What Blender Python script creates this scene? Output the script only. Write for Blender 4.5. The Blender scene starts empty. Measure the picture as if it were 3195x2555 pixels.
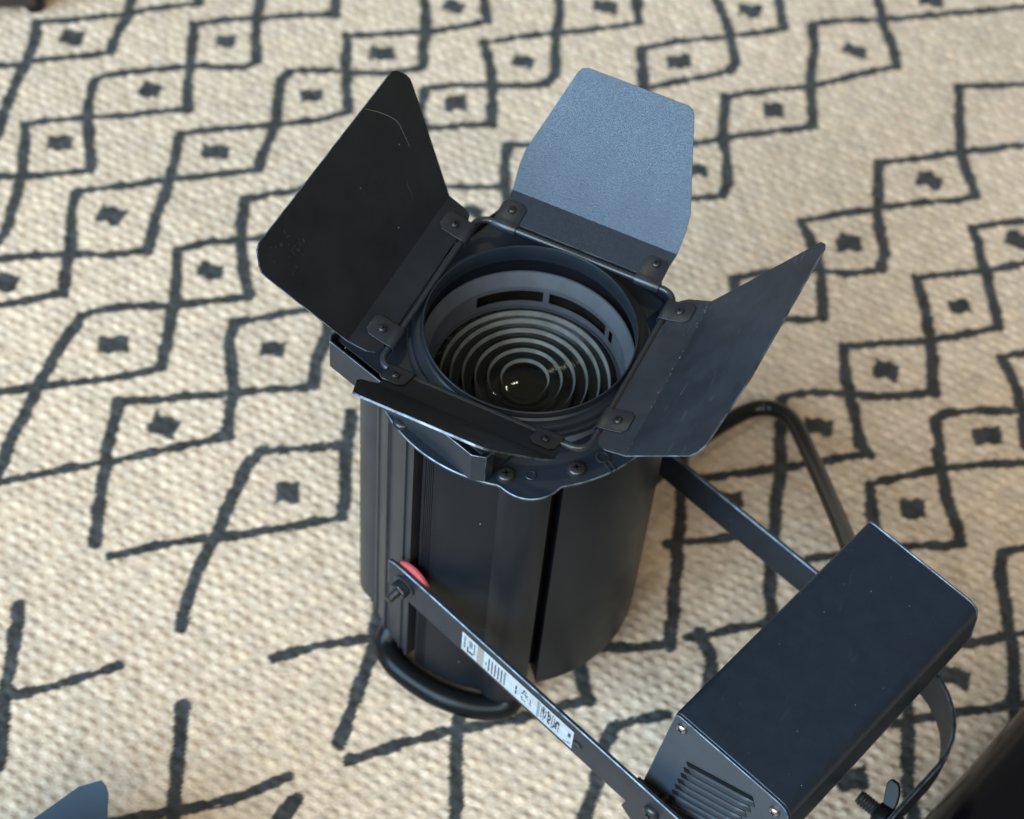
import bpy, bmesh, math, random
import numpy as np
from mathutils import Vector, Matrix

# ------------------------------------------------------------------ camera, light, exposure
S = bpy.context.scene
Z0 = 0.402                      # height of the barn-door rod frame above the rug
cam_d = bpy.data.cameras.new('Camera')
cam = bpy.data.objects.new('Camera', cam_d)
S.collection.objects.link(cam)
S.camera = cam
cam_d.sensor_width = 36.0
cam_d.lens = 36.0 * 6141.0 / 3195.0
cam_d.clip_start = 0.05
cam_d.clip_end = 50.0
CP = Vector((0.3529, -0.9414, 1.2124 + Z0))
CR = Vector((0.8993, 0.4328, 0.0623)).normalized()
CF = Vector((-0.2171, 0.5654, -0.7957)).normalized()
CU = CR.cross(CF).normalized()
cam.matrix_world = Matrix(((CR.x, CU.x, -CF.x, CP.x), (CR.y, CU.y, -CF.y, CP.y), (CR.z, CU.z, -CF.z, CP.z), (0, 0, 0, 1)))
cam_d.dof.use_dof = True
cam_d.dof.focus_distance = 1.50
cam_d.dof.aperture_fstop = 5.2

W = bpy.data.worlds.new('World')
S.world = W
W.use_nodes = True
bgn = W.node_tree.nodes['Background']
bgn.inputs['Color'].default_value = (1.0, 0.84, 0.66, 1)     # warm light bounced about the room
bgn.inputs['Strength'].default_value = 0.24

def area(name, loc, target, sx, sy, power, col):
    l = bpy.data.lights.new(name, 'AREA')
    l.shape = 'RECTANGLE'; l.size = sx; l.size_y = sy; l.energy = power; l.color = col
    o = bpy.data.objects.new(name, l); S.collection.objects.link(o)
    o.location = loc
    o.rotation_euler = (Vector(target) - Vector(loc)).to_track_quat('-Z', 'Y').to_euler()
    return o
# daylight from a large assumed window in front and to the left (towards -x, -y)
WD = Vector((-0.45, -0.89, 0.0)).normalized()
area('assumed_window_daylight', (WD.x*7.2, WD.y*7.2, 4.0), (0.0, 0.05, 0.35), 7.2, 5.6, 1780, (0.60, 0.82, 1.0))

# added warm fill behind the camera, standing in for ceiling bounce
area('added_warm_fill', (1.5, -4.8, 5.0), (0.0, 0.3, 0.0), 7.0, 4.2, 430, (1.0, 0.85, 0.70))
# assumed small warm light, added overhead to put glints in the glass
area('added_glint_light', (-0.95, 1.15, 2.75), (0.0, 0.0, 0.4), 0.34, 0.07, 4.0, (1.0, 0.86, 0.55))
S.view_settings.view_transform = 'Standard'
S.view_settings.look = 'None'
S.view_settings.exposure = 0.06
S.view_settings.gamma = 1.0
S.cycles.max_bounces = 10
S.cycles.transparent_max_bounces = 12
S.cycles.caustics_refractive = False
S.cycles.caustics_reflective = False
S.cycles.sample_clamp_indirect = 4.0
S.cycles.use_denoising = True

# ------------------------------------------------------------------ materials
def mat(name, col, rough=0.5, metal=0.0, spec=0.5, bump=0.0, bscale=400.0, speck=0.0, mottle=0.0, mscale=30.0, rvar=0.0,
        scratch=0.0, trans=0.0, ior=1.5, coat=0.0, speckscale=260.0, tint=(0.78, 0.92, 1.0)):
    m = bpy.data.materials.new(name); m.use_nodes = True
    nt = m.node_tree; N = nt.nodes; Lk = nt.links
    b = N['Principled BSDF']
    b.inputs['Base Color'].default_value = (*col, 1)
    b.inputs['Roughness'].default_value = rough
    b.inputs['Metallic'].default_value = metal
    b.inputs['Specular IOR Level'].default_value = spec
    b.inputs['Specular Tint'].default_value = (*tint, 1)  # cool tint: sky blue put into the reflections
    b.inputs['IOR'].default_value = ior
    b.inputs['Transmission Weight'].default_value = trans
    b.inputs['Coat Weight'].default_value = coat
    tc = N.new('ShaderNodeTexCoord')
    def noise(scale, det=3.0, rgh=0.55):
        n = N.new('ShaderNodeTexNoise'); n.inputs['Scale'].default_value = scale
        n.inputs['Detail'].default_value = det; n.inputs['Roughness'].default_value = rgh
        Lk.new(tc.outputs['Object'], n.inputs['Vector']); return n
    def ramp(src, a, bb, ca=(0, 0, 0, 1), cb=(1, 1, 1, 1)):
        r = N.new('ShaderNodeValToRGB'); r.color_ramp.elements[0].position = a; r.color_ramp.elements[1].position = bb
        r.color_ramp.elements[0].color = ca; r.color_ramp.elements[1].color = cb
        Lk.new(src, r.inputs['Fac']); return r
    cur = None
    if mottle > 0:
        n = noise(mscale, 4, 0.6)
        lo = tuple(c*(1-mottle) for c in col); hi = tuple(c*(1+mottle) for c in col)
        cur = ramp(n.outputs['Fac'], 0.32, 0.68, (*lo, 1), (*hi, 1)).outputs['Color']
    def mixin(cur, fac, c2):
        mx = N.new('ShaderNodeMix'); mx.data_type = 'RGBA'
        Lk.new(fac, mx.inputs['Factor'])
        if cur is None: mx.inputs['A'].default_value = (*col, 1)
        else: Lk.new(cur, mx.inputs['A'])
        mx.inputs['B'].default_value = (*c2, 1)
        return mx.outputs['Result']
    if speck > 0:                                   # dust motes and paint chips
        n = noise(speckscale, 1.0, 0.4)
        f = ramp(n.outputs['Fac'], 0.835 - 0.05*speck, 0.865 - 0.05*speck)
        cur = mixin(cur, f.outputs['Color'], (0.30, 0.32, 0.34))
    if scratch > 0:                                 # scuffs: stretched, thresholded noise
        mp = N.new('ShaderNodeMapping'); mp.inputs['Scale'].default_value = (1.0, 0.16, 1.0)
        mp.inputs['Rotation'].default_value = (0.3, 0.2, 0.5)
        Lk.new(tc.outputs['Object'], mp.inputs['Vector'])
        n = N.new('ShaderNodeTexNoise'); n.inputs['Scale'].default_value = 210; n.inputs['Detail'].default_value = 5; n.inputs['Roughness'].default_value = 0.7
        Lk.new(mp.outputs['Vector'], n.inputs['Vector'])
        f1 = ramp(n.outputs['Fac'], 0.60, 0.72, (0, 0, 0, 1), (scratch, scratch, scratch, 1))
        n2 = noise(24, 3); f2 = ramp(n2.outputs['Fac'], 0.48, 0.66)
        mu = N.new('ShaderNodeMath'); mu.operation = 'MULTIPLY'
        Lk.new(f1.outputs['Color'], mu.inputs[0]); Lk.new(f2.outputs['Color'], mu.inputs[1])
        cur = mixin(cur, mu.outputs['Value'], (0.22, 0.24, 0.27))
    if cur is not None: Lk.new(cur, b.inputs['Base Color'])
    if rvar > 0:
        n = noise(38, 4)
        mr = N.new('ShaderNodeMapRange'); mr.inputs['From Min'].default_value = 0.3; mr.inputs['From Max'].default_value = 0.7
        mr.inputs['To Min'].default_value = rough - rvar; mr.inputs['To Max'].default_value = rough + rvar
        Lk.new(n.outputs['Fac'], mr.inputs['Value']); Lk.new(mr.outputs['Result'], b.inputs['Roughness'])
    if bump > 0:
        n = noise(bscale, 2.5, 0.6)
        bp_ = N.new('ShaderNodeBump'); bp_.inputs['Strength'].default_value = bump; bp_.inputs['Distance'].default_value = 0.001
        Lk.new(n.outputs['Fac'], bp_.inputs['Height']); Lk.new(bp_.outputs['Normal'], b.inputs['Normal'])
    return m

NAVY = (0.0075, 0.0115, 0.0185)
M = {}
M['paint'] = mat('black_powder_paint', NAVY, 0.42, spec=0.5, bump=0.10, bscale=900, speck=0.5, mottle=0.18, rvar=0.05)
M['leaf'] = mat('barn_door_paint', (0.009, 0.0145, 0.024), 0.40, spec=1.0, bump=0.55, bscale=1300, speck=0.0, mottle=0.3, mscale=400, rvar=0.04, tint=(0.62, 0.79, 1.0))  # stronger, bluer gloss than the other leaves: sky sheen put into the paint
M['leaf_far'] = mat('sky_tinted_leaf_paint', (0.012, 0.018, 0.028), 0.50, spec=0.34, bump=0.12, bscale=700, tint=(0.56, 0.76, 1.0))  # dark paint, with the reflected sky's blue put into its tint
M['leaf_dull'] = mat('dull_barn_door_paint', (0.0110, 0.0135, 0.0180), 0.48, spec=0.36, bump=0.10, bscale=900, speck=0.2, mottle=0.25, mscale=26, rvar=0.05)
M['leaf_worn'] = mat('scuffed_barn_door_paint', (0.016, 0.020, 0.027), 0.50, spec=0.42, bump=0.20, bscale=900, speck=0.2, mottle=0.25, scratch=0.30, rvar=0.06)
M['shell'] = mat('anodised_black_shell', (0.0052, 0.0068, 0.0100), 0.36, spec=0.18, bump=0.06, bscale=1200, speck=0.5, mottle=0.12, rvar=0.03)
M['side'] = mat('lit_black_side', (0.017, 0.019, 0.024), 0.42, spec=0.4, bump=0.05, bscale=700, mottle=0.15)  # lighter than the shell: the window's reflection is put into the colour
M['rod'] = mat('black_rod', (0.014, 0.017, 0.023), 0.34, spec=0.6, bump=0.12, bscale=900, speck=0.3)
M['screw'] = mat('black_screw_steel', (0.035, 0.038, 0.043), 0.30, metal=0.6, bump=0.1, bscale=1500)
M['steel'] = mat('bright_screw_steel', (0.32, 0.33, 0.34), 0.28, metal=1.0, bump=0.1, bscale=1500)
M['hole'] = mat('dark_recess', (0.004, 0.004, 0.005), 0.8, spec=0.1)
M['tube'] = mat('lens_tube_paint', (0.062, 0.076, 0.096), 0.42, spec=0.5, mottle=0.15, bump=0.05)
M['box'] = mat('satin_box_paint', (0.0095, 0.0152, 0.0255), 0.29, spec=0.40, bump=0.22, bscale=1700, speck=0.5, speckscale=600, mottle=0.14, mscale=60, rvar=0.025, scratch=0.05, tint=(0.62, 0.82, 1.0))
M['plate'] = mat('slate_end_plate', (0.020, 0.030, 0.044), 0.42, spec=0.5, bump=0.05, bscale=900, speck=0.4, mottle=0.12)
M['rubber'] = mat('black_rubber', (0.0045, 0.005, 0.006), 0.30, spec=0.16, bump=0.05, bscale=300)
M['lead'] = mat('glossy_lead', (0.0045, 0.005, 0.006), 0.22, spec=0.40)
M['red'] = mat('red_plastic', (0.40, 0.075, 0.085), 0.6)
M['label'] = mat('sticker_white', (0.29, 0.34, 0.385), 0.35, mottle=0.16, mscale=160, scratch=0.2)
M['foil'] = mat('sticker_grey', (0.20, 0.20, 0.18), 0.3)
M['print'] = mat('sticker_print', (0.03, 0.033, 0.045), 0.5)
M['glass'] = mat('lens_glass', (0.93, 0.96, 0.95), 0.05, trans=1.0, ior=1.34)
M['frost'] = mat('ground_glass_edge', (0.135, 0.16, 0.165), 0.26, mottle=0.25, mscale=60, spec=0.9)
M['edge'] = mat('edge_highlight', (0.085, 0.110, 0.145), 0.34, metal=0.4, mottle=0.9, mscale=70)  # edges paler than the paint: caught sky light put into the colour
M['smudge'] = mat('smudge', (0.026, 0.025, 0.029), 0.6)
M['scratch'] = mat('scratch_line', (0.24, 0.24, 0.25), 0.5)
M['chip'] = mat('paint_chip', (0.085, 0.095, 0.105), 0.5)
M['inner'] = mat('lamp_interior', (0.007, 0.0065, 0.006), 0.35, mottle=0.5, mscale=60)
M['gloss'] = mat('gloss_black_tube', (0.003, 0.003, 0.005), 0.20, spec=0.24, speck=0.2)
M['louvre'] = mat('louvre_paint', (0.012, 0.017, 0.025), 0.42, spec=0.4)
M['wood'] = mat('dark_furniture', (0.030, 0.022, 0.016), 0.5, mottle=0.3)
M['floorm'] = mat('floorboards', (0.20, 0.13, 0.08), 0.5, mottle=0.3)

def rug_material(fine):
    m = bpy.data.materials.new('woven_rug' if fine else 'woven_rug_border'); m.use_nodes = True
    nt = m.node_tree; N = nt.nodes; Lk = nt.links; b = N['Principled BSDF']
    at = N.new('ShaderNodeVertexColor'); at.layer_name = 'yarn'
    tc = N.new('ShaderNodeTexCoord')
    n = N.new('ShaderNodeTexNoise'); n.inputs['Scale'].default_value = 700; n.inputs['Detail'].default_value = 3
    mp = N.new('ShaderNodeMapping'); mp.inputs['Rotation'].default_value = (0, 0, -0.8); mp.inputs['Scale'].default_value = (0.35, 1, 1)
    Lk.new(tc.outputs['Object'], mp.inputs['Vector']); Lk.new(mp.outputs['Vector'], n.inputs['Vector'])
    mx = N.new('ShaderNodeMix'); mx.data_type = 'RGBA'; mx.blend_type = 'MULTIPLY'; mx.inputs['Factor'].default_value = 1.0
    r = N.new('ShaderNodeValToRGB'); r.color_ramp.elements[0].position = 0.3; r.color_ramp.elements[0].color = (0.80, 0.79, 0.77, 1)
    r.color_ramp.elements[1].position = 0.7; r.color_ramp.elements[1].color = (1.08, 1.08, 1.08, 1)
    Lk.new(n.outputs['Fac'], r.inputs['Fac']); Lk.new(at.outputs['Color'], mx.inputs['A']); Lk.new(r.outputs['Color'], mx.inputs['B'])
    Lk.new(mx.outputs['Result'], b.inputs['Base Color'])
    b.inputs['Roughness'].default_value = 0.85
    b.inputs['Specular IOR Level'].default_value = 0.18
    b.inputs['Sheen Weight'].default_value = 0.15
    bp_ = N.new('ShaderNodeBump'); bp_.inputs['Strength'].default_value = 0.5; bp_.inputs['Distance'].default_value = 0.0012
    Lk.new(n.outputs['Fac'], bp_.inputs['Height']); Lk.new(bp_.outputs['Normal'], b.inputs['Normal'])
    return m
RUG_LINES=[('v',[(-0.764,0.559),(-0.761,0.548),(-0.75,0.519),(-0.742,0.49),(-0.733,0.454)]),('h',[(-0.733,0.454),(-0.763,0.428),(-0.803,0.398),(-0.808,0.388),(-0.829,0.374),(-0.842,0.363)]),('v',[(-0.833,0.456),(-0.823,0.438),(-0.805,0.39),(-0.795,0.35),(-0.775,0.295),(-0.766,0.273)]),('h',[(-0.833,0.457),(-0.802,0.48),(-0.766,0.508),(-0.751,0.52),(-0.733,0.541),(-0.686,0.579)]),('v',[(-0.686,0.579),(-0.699,0.597)]),('v',[(-0.633,0.635),(-0.612,0.591),(-0.591,0.549),(-0.576,0.526)]),('h',[(-0.576,0.526),(-0.583,0.51),(-0.608,0.497),(-0.639,0.481),(-0.677,0.451),(-0.717,0.419),(-0.722,0.404)]),('v',[(-0.722,0.404),(-0.708,0.374),(-0.696,0.353),(-0.673,0.32),(-0.647,0.284)]),('h',[(-0.647,0.284),(-0.674,0.263),(-0.709,0.238),(-0.729,0.228),(-0.744,0.221)]),('h',[(-0.672,0.545),(-0.646,0.569),(-0.612,0.592),(-0.574,0.619),(-0.535,0.643)]),('v',[(-0.672,0.545),(-0.656,0.513),(-0.638,0.479),(-0.621,0.446),(-0.604,0.419)]),('h',[(-0.604,0.419),(-0.64,0.392),(-0.666,0.371),(-0.694,0.353),(-0.728,0.329),(-0.749,0.309)]),('v',[(-0.749,0.309),(-0.729,0.275),(-0.708,0.237),(-0.692,0.2),(-0.676,0.162),(-0.676,0.151),(-0.678,0.138)]),('v',[(-0.553,0.68),(-0.535,0.643)]),('h',[(-0.532,0.532),(-0.509,0.547),(-0.476,0.562),(-0.44,0.579),(-0.405,0.608),(-0.402,0.616)]),('v',[(-0.402,0.616),(-0.418,0.648),(-0.427,0.673),(-0.441,0.701),(-0.462,0.732)]),('v',[(-0.532,0.532),(-0.536,0.514),(-0.519,0.475),(-0.507,0.454),(-0.498,0.418),(-0.486,0.374)]),('h',[(-0.486,0.374),(-0.517,0.351),(-0.562,0.315),(-0.607,0.278),(-0.642,0.249)]),('v',[(-0.642,0.249),(-0.634,0.225),(-0.616,0.197),(-0.604,0.177),(-0.591,0.148),(-0.574,0.119)]),('h',[(-0.574,0.119),(-0.6,0.095),(-0.623,0.073),(-0.634,0.064)]),('h',[(-0.593,0.38),(-0.567,0.401),(-0.507,0.443),(-0.464,0.479),(-0.441,0.505)]),('v',[(-0.441,0.505),(-0.461,0.536),(-0.476,0.562),(-0.488,0.585),(-0.504,0.617)]),('h',[(-0.504,0.617),(-0.472,0.639),(-0.427,0.669),(-0.399,0.693),(-0.37,0.723)]),('v',[(-0.37,0.723),(-0.39,0.755),(-0.399,0.769)]),('v',[(-0.591,0.381),(-0.577,0.347),(-0.561,0.306),(-0.548,0.26),(-0.528,0.211)]),('h',[(-0.529,0.21),(-0.566,0.185),(-0.599,0.169),(-0.634,0.145),(-0.659,0.127),(-0.672,0.118)]),('h',[(-0.406,0.39),(-0.431,0.37),(-0.451,0.352),(-0.475,0.328)]),('v',[(-0.475,0.328),(-0.461,0.295),(-0.449,0.275),(-0.425,0.239),(-0.401,0.209)]),('h',[(-0.401,0.209),(-0.429,0.187),(-0.464,0.16),(-0.513,0.131),(-0.532,0.115),(-0.539,0.101)]),('v',[(-0.539,0.101),(-0.539,0.073),(-0.534,0.04),(-0.528,0.003),(-0.519,-0.033),(-0.514,-0.062),(-0.504,-0.098),(-0.5,-0.118)]),('h',[(-0.502,0.228),(-0.478,0.254),(-0.449,0.274),(-0.428,0.289),(-0.386,0.319)]),('v',[(-0.502,0.229),(-0.482,0.196),(-0.464,0.16),(-0.445,0.115),(-0.432,0.082)]),('h',[(-0.432,0.082),(-0.445,0.066),(-0.474,0.041),(-0.525,0.003),(-0.557,-0.021),(-0.569,-0.03)]),('h',[(-0.397,0.17),(-0.369,0.194),(-0.34,0.221),(-0.31,0.249)]),('v',[(-0.397,0.17),(-0.386,0.143),(-0.363,0.111),(-0.349,0.089),(-0.341,0.067),(-0.326,0.041)]),('h',[(-0.326,0.041),(-0.352,0.015),(-0.384,-0.017),(-0.415,-0.045),(-0.45,-0.075),(-0.483,-0.105),(-0.503,-0.125)]),('h',[(-0.446,0.024),(-0.42,0.04),(-0.383,0.066),(-0.349,0.089),(-0.308,0.117),(-0.281,0.135)]),('v',[(-0.281,0.135),(-0.292,0.158),(-0.298,0.18),(-0.302,0.202),(-0.312,0.23)]),('v',[(-0.446,0.024),(-0.436,0.001),(-0.425,-0.027),(-0.416,-0.046),(-0.406,-0.067),(-0.383,-0.111),(-0.373,-0.133)]),('h',[(-0.288,0.037),(-0.264,0.054),(-0.215,0.086)]),('v',[(-0.288,0.037),(-0.291,0.016),(-0.285,-0.017),(-0.279,-0.05),(-0.275,-0.073),(-0.272,-0.099),(-0.267,-0.126),(-0.251,-0.176)]),('h',[(-0.352,-0.138),(-0.32,-0.107),(-0.286,-0.08),(-0.251,-0.056),(-0.218,-0.027),(-0.178,0.006)]),('v',[(-0.178,0.006),(-0.188,0.033),(-0.214,0.081),(-0.22,0.099),(-0.231,0.125)]),('v',[(-0.397,-0.224),(-0.384,-0.248),(-0.364,-0.289),(-0.354,-0.309),(-0.335,-0.343),(-0.318,-0.372)]),('h',[(-0.28,-0.236),(-0.3,-0.259),(-0.322,-0.283),(-0.345,-0.303),(-0.364,-0.319)]),('h',[(-0.158,-0.163),(-0.127,-0.13),(-0.084,-0.098),(-0.06,-0.078)]),('v',[(-0.102,-0.058),(-0.091,-0.084),(-0.084,-0.101),(-0.076,-0.127),(-0.07,-0.166)]),('v',[(-0.07,-0.166),(-0.061,-0.211)]),('v',[(-0.206,-0.244),(-0.185,-0.284),(-0.167,-0.322),(-0.147,-0.358)]),('h',[(-0.085,-0.262),(-0.114,-0.298),(-0.148,-0.329),(-0.172,-0.348),(-0.201,-0.371)]),('v',[(-0.069,-0.277),(-0.071,-0.301),(-0.069,-0.317)]),('h',[(-0.046,-0.224),(-0.025,-0.201),(-0.005,-0.18),(0.02,-0.155),(0.048,-0.134),(0.075,-0.111),(0.106,-0.08),(0.122,-0.065)]),('v',[(0.122,-0.065),(0.109,-0.05),(0.1,-0.037),(0.088,-0.018)]),('v',[(0.022,-0.138),(0.039,-0.174),(0.052,-0.2),(0.066,-0.23),(0.073,-0.246)]),('v',[(0.157,-0.076),(0.153,-0.094),(0.155,-0.106),(0.16,-0.127),(0.163,-0.139),(0.167,-0.165),(0.17,-0.188)]),('h',[(0.157,-0.076),(0.174,-0.061),(0.195,-0.043)]),('h',[(0.1,-0.017),(0.114,-0.004),(0.143,0.009),(0.166,0.026)]),('v',[(0.095,0.229),(0.111,0.184),(0.136,0.115),(0.167,0.023)]),('h',[(0.096,0.202),(0.121,0.22),(0.152,0.244),(0.184,0.268),(0.203,0.282),(0.221,0.298),(0.262,0.331)]),('v',[(0.262,0.329),(0.25,0.337),(0.23,0.37),(0.218,0.392),(0.204,0.418),(0.189,0.452)]),('h',[(0.189,0.452),(0.224,0.476),(0.269,0.505),(0.299,0.531),(0.331,0.56)]),('v',[(0.331,0.56),(0.31,0.599),(0.29,0.635),(0.275,0.662),(0.26,0.687)]),('h',[(0.26,0.687),(0.287,0.71),(0.309,0.727),(0.33,0.744)]),('v',[(0.175,0.901),(0.211,0.796),(0.248,0.737)]),('h',[(0.248,0.737),(0.235,0.723),(0.198,0.697),(0.162,0.67),(0.154,0.662),(0.114,0.629),(0.085,0.6)]),('h',[(0.175,0.901),(0.244,0.944),(0.28,0.967)]),('h',[(0.132,0.732),(0.175,0.765),(0.211,0.796),(0.274,0.844),(0.294,0.861)]),('v',[(0.132,0.732),(0.144,0.696),(0.154,0.662),(0.174,0.621),(0.164,0.639),(0.184,0.599),(0.189,0.574)]),('h',[(0.189,0.574),(0.155,0.551),(0.128,0.541),(0.101,0.529),(0.075,0.509),(0.049,0.485)]),('v',[(0.085,0.6),(0.107,0.576),(0.107,0.571),(0.13,0.542),(0.142,0.514),(0.155,0.478)]),('h',[(0.155,0.478),(0.123,0.458),(0.08,0.425)]),('v',[(0.049,0.485),(0.057,0.47),(0.077,0.43)]),('h',[(0.227,0.583),(0.251,0.602),(0.292,0.631),(0.328,0.662),(0.348,0.68)]),('v',[(0.227,0.583),(0.25,0.547),(0.269,0.509),(0.283,0.473),(0.296,0.439)]),('h',[(0.296,0.439),(0.248,0.407),(0.215,0.393),(0.179,0.376),(0.159,0.36),(0.157,0.35)]),('v',[(0.157,0.35),(0.17,0.311),(0.187,0.269),(0.19,0.256),(0.2,0.22),(0.209,0.193),(0.223,0.143),(0.245,0.094)]),('h',[(0.209,0.193),(0.174,0.168),(0.15,0.15),(0.119,0.129)]),('h',[(0.25,0.178),(0.272,0.196),(0.306,0.218)]),('h',[(0.177,0.039),(0.192,0.048),(0.214,0.07),(0.238,0.088),(0.245,0.094)]),('v',[(0.188,0.052),(0.211,0.023),(0.222,-0.017),(0.234,-0.055)]),('v',[(0.308,0.405),(0.325,0.373),(0.322,0.369),(0.334,0.346),(0.35,0.317),(0.368,0.29),(0.381,0.27)]),('h',[(0.381,0.27),(0.364,0.256),(0.337,0.243),(0.306,0.218)]),('h',[(0.275,0.293),(0.296,0.315),(0.334,0.348),(0.373,0.375),(0.408,0.395),(0.428,0.408)]),('v',[(0.275,0.293),(0.29,0.258),(0.302,0.234)]),('h',[(0.308,0.405),(0.314,0.418),(0.352,0.443),(0.385,0.458)]),('v',[(0.345,0.52),(0.364,0.501),(0.381,0.473),(0.394,0.443),(0.406,0.416)]),('h',[(0.345,0.52),(0.365,0.538),(0.384,0.556)]),('v',[(0.421,0.276),(0.427,0.251),(0.445,0.212),(0.457,0.19),(0.471,0.152),(0.482,0.117),(0.489,0.09)]),('h',[(0.421,0.276),(0.429,0.286),(0.438,0.294),(0.457,0.307)]),('h',[(0.387,0.139),(0.404,0.151),(0.437,0.172),(0.457,0.19),(0.467,0.198),(0.485,0.211)]),('h',[(0.37,0.034),(0.383,0.044),(0.398,0.055),(0.418,0.071),(0.446,0.092),(0.468,0.107),(0.485,0.12),(0.501,0.132)]),('v',[(0.382,0.092),(0.388,0.075),(0.398,0.051),(0.411,0.009),(0.422,-0.019),(0.43,-0.029),(0.44,-0.056)]),('h',[(-0.356,0.686),(-0.322,0.72),(-0.286,0.748),(-0.242,0.782),(-0.206,0.814)]),('v',[(-0.317,0.815),(-0.297,0.777),(-0.288,0.743),(-0.269,0.703),(-0.258,0.679),(-0.261,0.66)]),('h',[(-0.261,0.66),(-0.278,0.647),(-0.317,0.626),(-0.355,0.605),(-0.382,0.582)]),('v',[(-0.356,0.686),(-0.335,0.659),(-0.312,0.62),(-0.288,0.569)]),('h',[(-0.288,0.569),(-0.324,0.544),(-0.347,0.528),(-0.38,0.502)]),('v',[(-0.382,0.582),(-0.369,0.545),(-0.353,0.521)]),('v',[(-0.234,0.863),(-0.208,0.813)]),('v',[(-0.187,0.773),(-0.157,0.711),(-0.133,0.664)]),('h',[(-0.187,0.773),(-0.145,0.812),(-0.097,0.848),(-0.048,0.892)]),('v',[(-0.048,0.892),(-0.064,0.923),(-0.08,0.951)]),('v',[(-0.149,0.912),(-0.106,0.855),(-0.089,0.826),(-0.077,0.806),(-0.079,0.787)]),('h',[(-0.079,0.787),(-0.105,0.76),(-0.132,0.735),(-0.154,0.712),(-0.201,0.671)]),('v',[(0.031,1.015),(0.053,0.968),(0.077,0.935),(0.097,0.898)]),('h',[(0.097,0.898),(0.066,0.866),(0.039,0.836),(0.017,0.813),(-0.026,0.78),(-0.066,0.746)]),('v',[(-0.066,0.746),(-0.053,0.709),(-0.044,0.681),(-0.025,0.647),(-0.011,0.615),(-0.01,0.594)]),('h',[(-0.01,0.594),(-0.03,0.578),(-0.058,0.557)]),('h',[(-0.02,0.917),(0.002,0.937),(0.05,0.966),(0.097,1.0),(0.137,1.031),(0.207,1.084)]),('v',[(-0.02,0.917),(-0.004,0.883),(0.007,0.844),(0.019,0.807),(0.034,0.772),(0.044,0.75)]),('h',[(0.044,0.75),(0.006,0.72),(-0.029,0.692),(-0.043,0.679),(-0.069,0.656),(-0.105,0.625)]),('h',[(-0.259,0.547),(-0.233,0.561),(-0.193,0.589)]),('v',[(-0.258,0.546),(-0.242,0.508),(-0.225,0.477),(-0.209,0.448)]),('h',[(-0.309,0.439),(-0.285,0.456),(-0.252,0.475),(-0.232,0.484)])]
RUG_DOTS=[(-0.785,0.455),(-0.624,0.538),(-0.657,0.424),(-0.7,0.303),(-0.542,0.376),(-0.591,0.237),(-0.492,0.507),(-0.635,0.102),(-0.454,0.22),(-0.491,0.085),(-0.389,0.02),(-0.343,0.158),(-0.24,0.007),(-0.416,0.728),(-0.454,0.611),(-0.256,0.818),(-0.302,0.682),(-0.34,0.579),(-0.246,0.434),(-0.097,0.901),(-0.138,0.773),(0.043,0.898),(-0.007,0.752),(-0.051,0.617),(0.193,0.734),(0.144,0.594),(0.096,1.033),(0.143,0.597),(0.283,0.567),(0.241,0.443),(0.202,0.339),(0.364,0.411),(0.311,0.694),(0.156,0.209),(0.324,0.286),(0.421,0.12),(0.369,-0.027)]
# ------------------------------------------------------------------ helpers
class MB:
    def __init__(s): s.v = []; s.f = []
    def add(s, vs, fs):
        o = len(s.v); s.v += [tuple(map(float, v)) for v in vs]; s.f += [tuple(i+o for i in f) for f in fs]; return s
    def build(s, name, m, parent=None, smooth=30, bevel=0.0, solid=0.0, seg=2, worn=False):
        me = bpy.data.meshes.new(name); me.from_pydata(s.v, [], s.f)
        bm = bmesh.new(); bm.from_mesh(me)
        bmesh.ops.remove_doubles(bm, verts=bm.verts, dist=1e-6)
        bmesh.ops.recalc_face_normals(bm, faces=bm.faces)
        bm.to_mesh(me); bm.free()
        me.materials.append(M[m])
        if worn: me.materials.append(M['edge'])  # second slot: pale edge colour standing in for light caught there
        if smooth:
            me.shade_smooth(); me.set_sharp_from_angle(angle=math.radians(smooth))
        o = bpy.data.objects.new(name, me); S.collection.objects.link(o)
        if parent: o.parent = parent
        if solid:
            md = o.modifiers.new('thickness', 'SOLIDIFY'); md.thickness = solid; md.offset = 0
            if worn: md.material_offset_rim = 1
        if bevel:
            md = o.modifiers.new('edges', 'BEVEL'); md.width = bevel; md.segments = seg; md.limit_method = 'ANGLE'; md.angle_limit = math.radians(35)
            md.harden_normals = False
            if worn and not solid: md.material = 1
        return o
V3 = Vector
ZL = lambda z: z + Z0                         # heights are measured from the rod frame

def frame_box(mb, c, X, Y, Z, hx, hy, hz):
    c = V3(c); X, Y, Z = V3(X)*hx, V3(Y)*hy, V3(Z)*hz
    vs = [c+X*i+Y*j+Z*k for k in (-1, 1) for j in (-1, 1) for i in (-1, 1)]
    mb.add(vs, [(0, 2, 3, 1), (4, 5, 7, 6), (0, 1, 5, 4), (2, 6, 7, 3), (0, 4, 6, 2), (1, 3, 7, 5)]); return mb

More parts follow.
